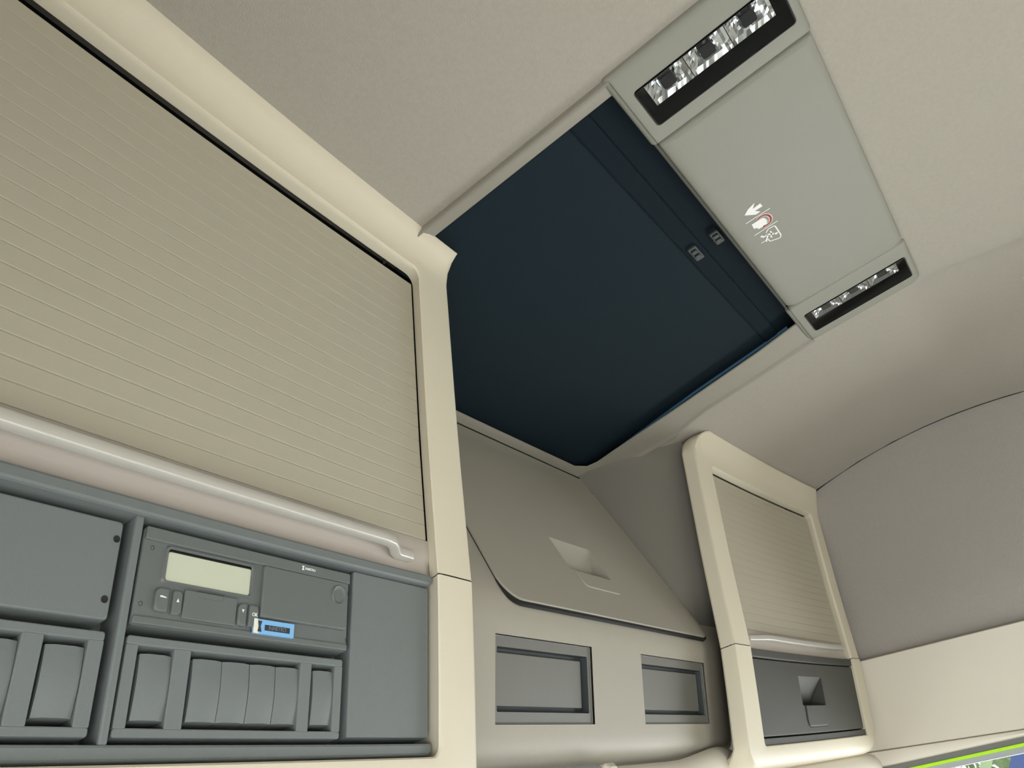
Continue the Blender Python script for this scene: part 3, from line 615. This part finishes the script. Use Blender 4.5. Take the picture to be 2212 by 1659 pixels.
lamp(*LA, -0.3325, -0.3005, -0.0905, 0.0440, 'large reading lamp with three faceted reflectors')
lamp(*LB, 0.2290, 0.2550, -0.0905, 0.0440, 'slim reading lamp with three faceted reflectors')
rr_loft('base', FC, [(-0.366, 0.300, -0.110, 0.064, .01, -0.029), (-0.366, 0.300, -0.110, 0.064, .01, -0.027)], 'dark', con, True, True)
grid('front_skirt', lambda u, v: (u, [0.0700, 0.0712, 0.0705, 0.0670][v], [ZC + 0.030, ZC + 0.014, ZC + 0.006, ZC + 0.001][v]), [-0.368 + i * 0.672 / 8 for i in range(9)], range(4), 'console', con)
panel = rr_loft('centre_panel', FC, [(-0.2575, 0.1805, -0.1115, 0.0700, (.002, .014, .018, .004), -0.0075), (-0.2575, 0.1805, -0.1115, 0.0700, (.002, .014, .018, .004), -0.006), (-0.2573, 0.1803, -0.1112, 0.0692, (.002, .014, .018, .004), -0.0042), (-0.2570, 0.1800, -0.1105, 0.0670, (.002, .013, .017, .004), -0.0018), (-0.2563, 0.1793, -0.1095, 0.0630, (.002, .013, .016, .004), 0.0002), (-0.255, 0.178, -0.107, 0.0570, (.002, .012, .015, .004), 0.0014), (-0.250, 0.173, -0.102, 0.049, (.002, .01, .012, .004), 0.0018)], 'console', con, False, True, nS=8, nC=5)
ZP = ZC - 0.0021
def pm(x, y): return (x * 1.0264 + 0.0229, y * 1.0264)       # drawn sign sheet to panel position
def pp(pts): return [(*pm(x, y), ZP) for x, y in pts]
poly('arrow_sign', pp([(-0.0952, 0.0374), (-0.1016, 0.0303), (-0.1052, 0.0200), (-0.0972, 0.0254), (-0.0983, 0.0152), (-0.0911, 0.0148), (-0.0913, 0.0249), (-0.0846, 0.0198), (-0.0843, 0.0263)]), 'white_print', panel)
for (x, a, b) in ((-0.0796, .0093, .0415), (-0.0494, .0102, .0418), (-0.0275, .0301, .0406)):
    poly('sign_line', pp([(x - .0006, a), (x + .0006, a), (x + .0002, b), (x - .0010, b)]), 'white_print', panel)
poly('hand_sign', pp([(-0.0722, 0.0369), (-0.0622, 0.0376), (-0.0606, 0.0343), (-0.0565, 0.0333), (-0.0558, 0.0283), (-0.0567, 0.0241), (-0.0573, 0.0206), (-0.0592, 0.0216), (-0.0607, 0.0184), (-0.0625, 0.0210), (-0.0641, 0.0188), (-0.0655, 0.0208), (-0.0673, 0.0192), (-0.0688, 0.0216), (-0.0703, 0.0206), (-0.0716, 0.0236), (-0.0720, 0.0299)]), 'white_print', panel)
def ribbon(name, pts, w, mat, zoff=0.0, closed=False):
    pts = [pm(*p) for p in pts]; n = len(pts); verts = []; faces = []
    for k in range(n):
        a = Vector(pts[(k - 1) % n if closed else max(0, k - 1)]); b = Vector(pts[(k + 1) % n if closed else min(n - 1, k + 1)])
        t = (b - a).normalized(); s = Vector((-t.y, t.x)) * w / 2; p = Vector(pts[k])
        verts += [(p.x + s.x, p.y + s.y, ZP - zoff), (p.x - s.x, p.y - s.y, ZP - zoff)]
    for k in range(n if closed else n - 1):
        q = (k + 1) % n; faces.append((2 * k, 2 * k + 1, 2 * q + 1, 2 * q))
    return build(name, verts, faces, mat, panel, smooth=False)
arc = [(-0.0742, 0.0277), (-0.0757, 0.0240), (-0.0748, 0.0190), (-0.0708, 0.0156), (-0.0660, 0.0144), (-0.0610, 0.0148), (-0.0564, 0.0172), (-0.0543, 0.0215), (-0.0550, 0.0276)]
ribbon('handle_outline', arc, 0.0046, 'white_print')
ribbon('handle_sign', arc, 0.0030, 'red_print', 0.0001)
ribbon('exit_frame_sign', [(-0.0415, 0.0290), (-0.0455, 0.0245), (-0.0447, 0.0168), (-0.0425, 0.0158), (-0.0200, 0.0161), (-0.0165, 0.0180), (-0.0162, 0.0200), (-0.0215, 0.0310), (-0.0262, 0.0312)], 0.0016, 'white_print')
ribbon('exit_man_sign', [(-0.0415, 0.0362), (-0.0365, 0.0340), (-0.0370, 0.0290), (-0.0335, 0.0245), (-0.0305, 0.0222)], 0.0030, 'white_print', 0.0001)
ribbon('exit_man_sign', [(-0.0370, 0.0290), (-0.0330, 0.0300), (-0.0290, 0.0330), (-0.0250, 0.0345)], 0.0022, 'white_print', 0.0001)
ribbon('exit_man_sign', [(-0.0400, 0.0240), (-0.0360, 0.0235), (-0.0325, 0.0250), (-0.0290, 0.0270), (-0.0262, 0.0262)], 0.0017, 'white_print', 0.0001)
poly('exit_man_sign', pp([(-0.0287 + .0021 * math.cos(q * math.pi / 5), 0.0196 + .0021 * math.sin(q * math.pi / 5)) for q in range(10)]), 'white_print', panel)

# ------------------------------------------------------------------ outside, seen in the corner of the passenger window
struct(flat('ground', [(-40, -40, -1.35), (60, -40, -1.35), (60, 40, -1.35), (-40, 40, -1.35)], 'grass'), 'pale gravel and grass yard outside')
struct(box('sun_block_wall', 2.6, 26.0, 14.0, 16.0, -1.35, 8.0, 'lower_wall', bev=0.05), 'pale wall added out of view to shade the passenger side yard')  # unseen wall, added to keep direct sun off the trees and van
def tree(x, y, h, r, lab):
    t = thing('tree', lab, 'tree', (x, y, -1.35), 'trees beyond the passenger window')
    sweep('trunk', [(x, y, -1.35), (x + .05, y, 0.0), (x, y + .05, h * 0.6)], 0.3, 0.3, 'bark', t, updir=(0, 1, 0))
    verts = []; faces = []
    for k in range(6500):
        d = Vector((random.gauss(0, 1), random.gauss(0, 1), random.gauss(0, 1))).normalized() * r * random.uniform(.25, 1.0) ** 0.5
        c = Vector((x, y, h * 0.75)) + Vector((d.x, d.y, d.z * 1.25)); s = random.uniform(.07, .16)
        a = Vector((random.gauss(0, 1), random.gauss(0, 1), random.gauss(0, 1))).normalized(); b = a.orthogonal().normalized()
        i = len(verts); verts += [c - a * s, c + b * s * .5, c + a * s, c - b * s * .5]; faces.append((i, i + 1, i + 2, i + 3))
    build('crown', verts, faces, 'leaf', t, smooth=False)
tree(9.0, 2.2, 2.6, 2.4, 'pale green leafy tree left of the blue van through the window')
tree(10.5, -3.0, 3.4, 2.2, 'pale green leafy tree behind the blue van through the window')
tree(10.5, 7.0, 3.6, 2.2, 'leafy tree furthest forward outside the passenger window')
van = thing('van', 'blue van parked outside the passenger window', 'van', (4.9, -1.9, -1.35))
prof = [(-4.6, -0.95), (-4.6, 1.85), (-4.4, 2.0), (-0.6, 2.0), (-0.15, 1.92), (0.35, 1.66), (0.78, 1.15), (1.1, 0.2), (1.15, -0.95)]
verts = [(4.0, y, z) for y, z in prof] + [(5.8, y, z) for y, z in prof]; n = len(prof)
build('bodywork', verts, [tuple(range(n)), tuple(range(2 * n - 1, n - 1, -1))] + [(i, (i + 1) % n, n + (i + 1) % n, n + i) for i in range(n)], 'van', van, smooth=False)
for y in (-3.7, 0.2):
    for x in (4.05, 5.75):
        sweep('wheel', [(x - .12, y, -1.0), (x + .12, y, -1.0)], 0.7, 0.7, 'tyre', van, n=20)
bpy.context.view_layer.update()
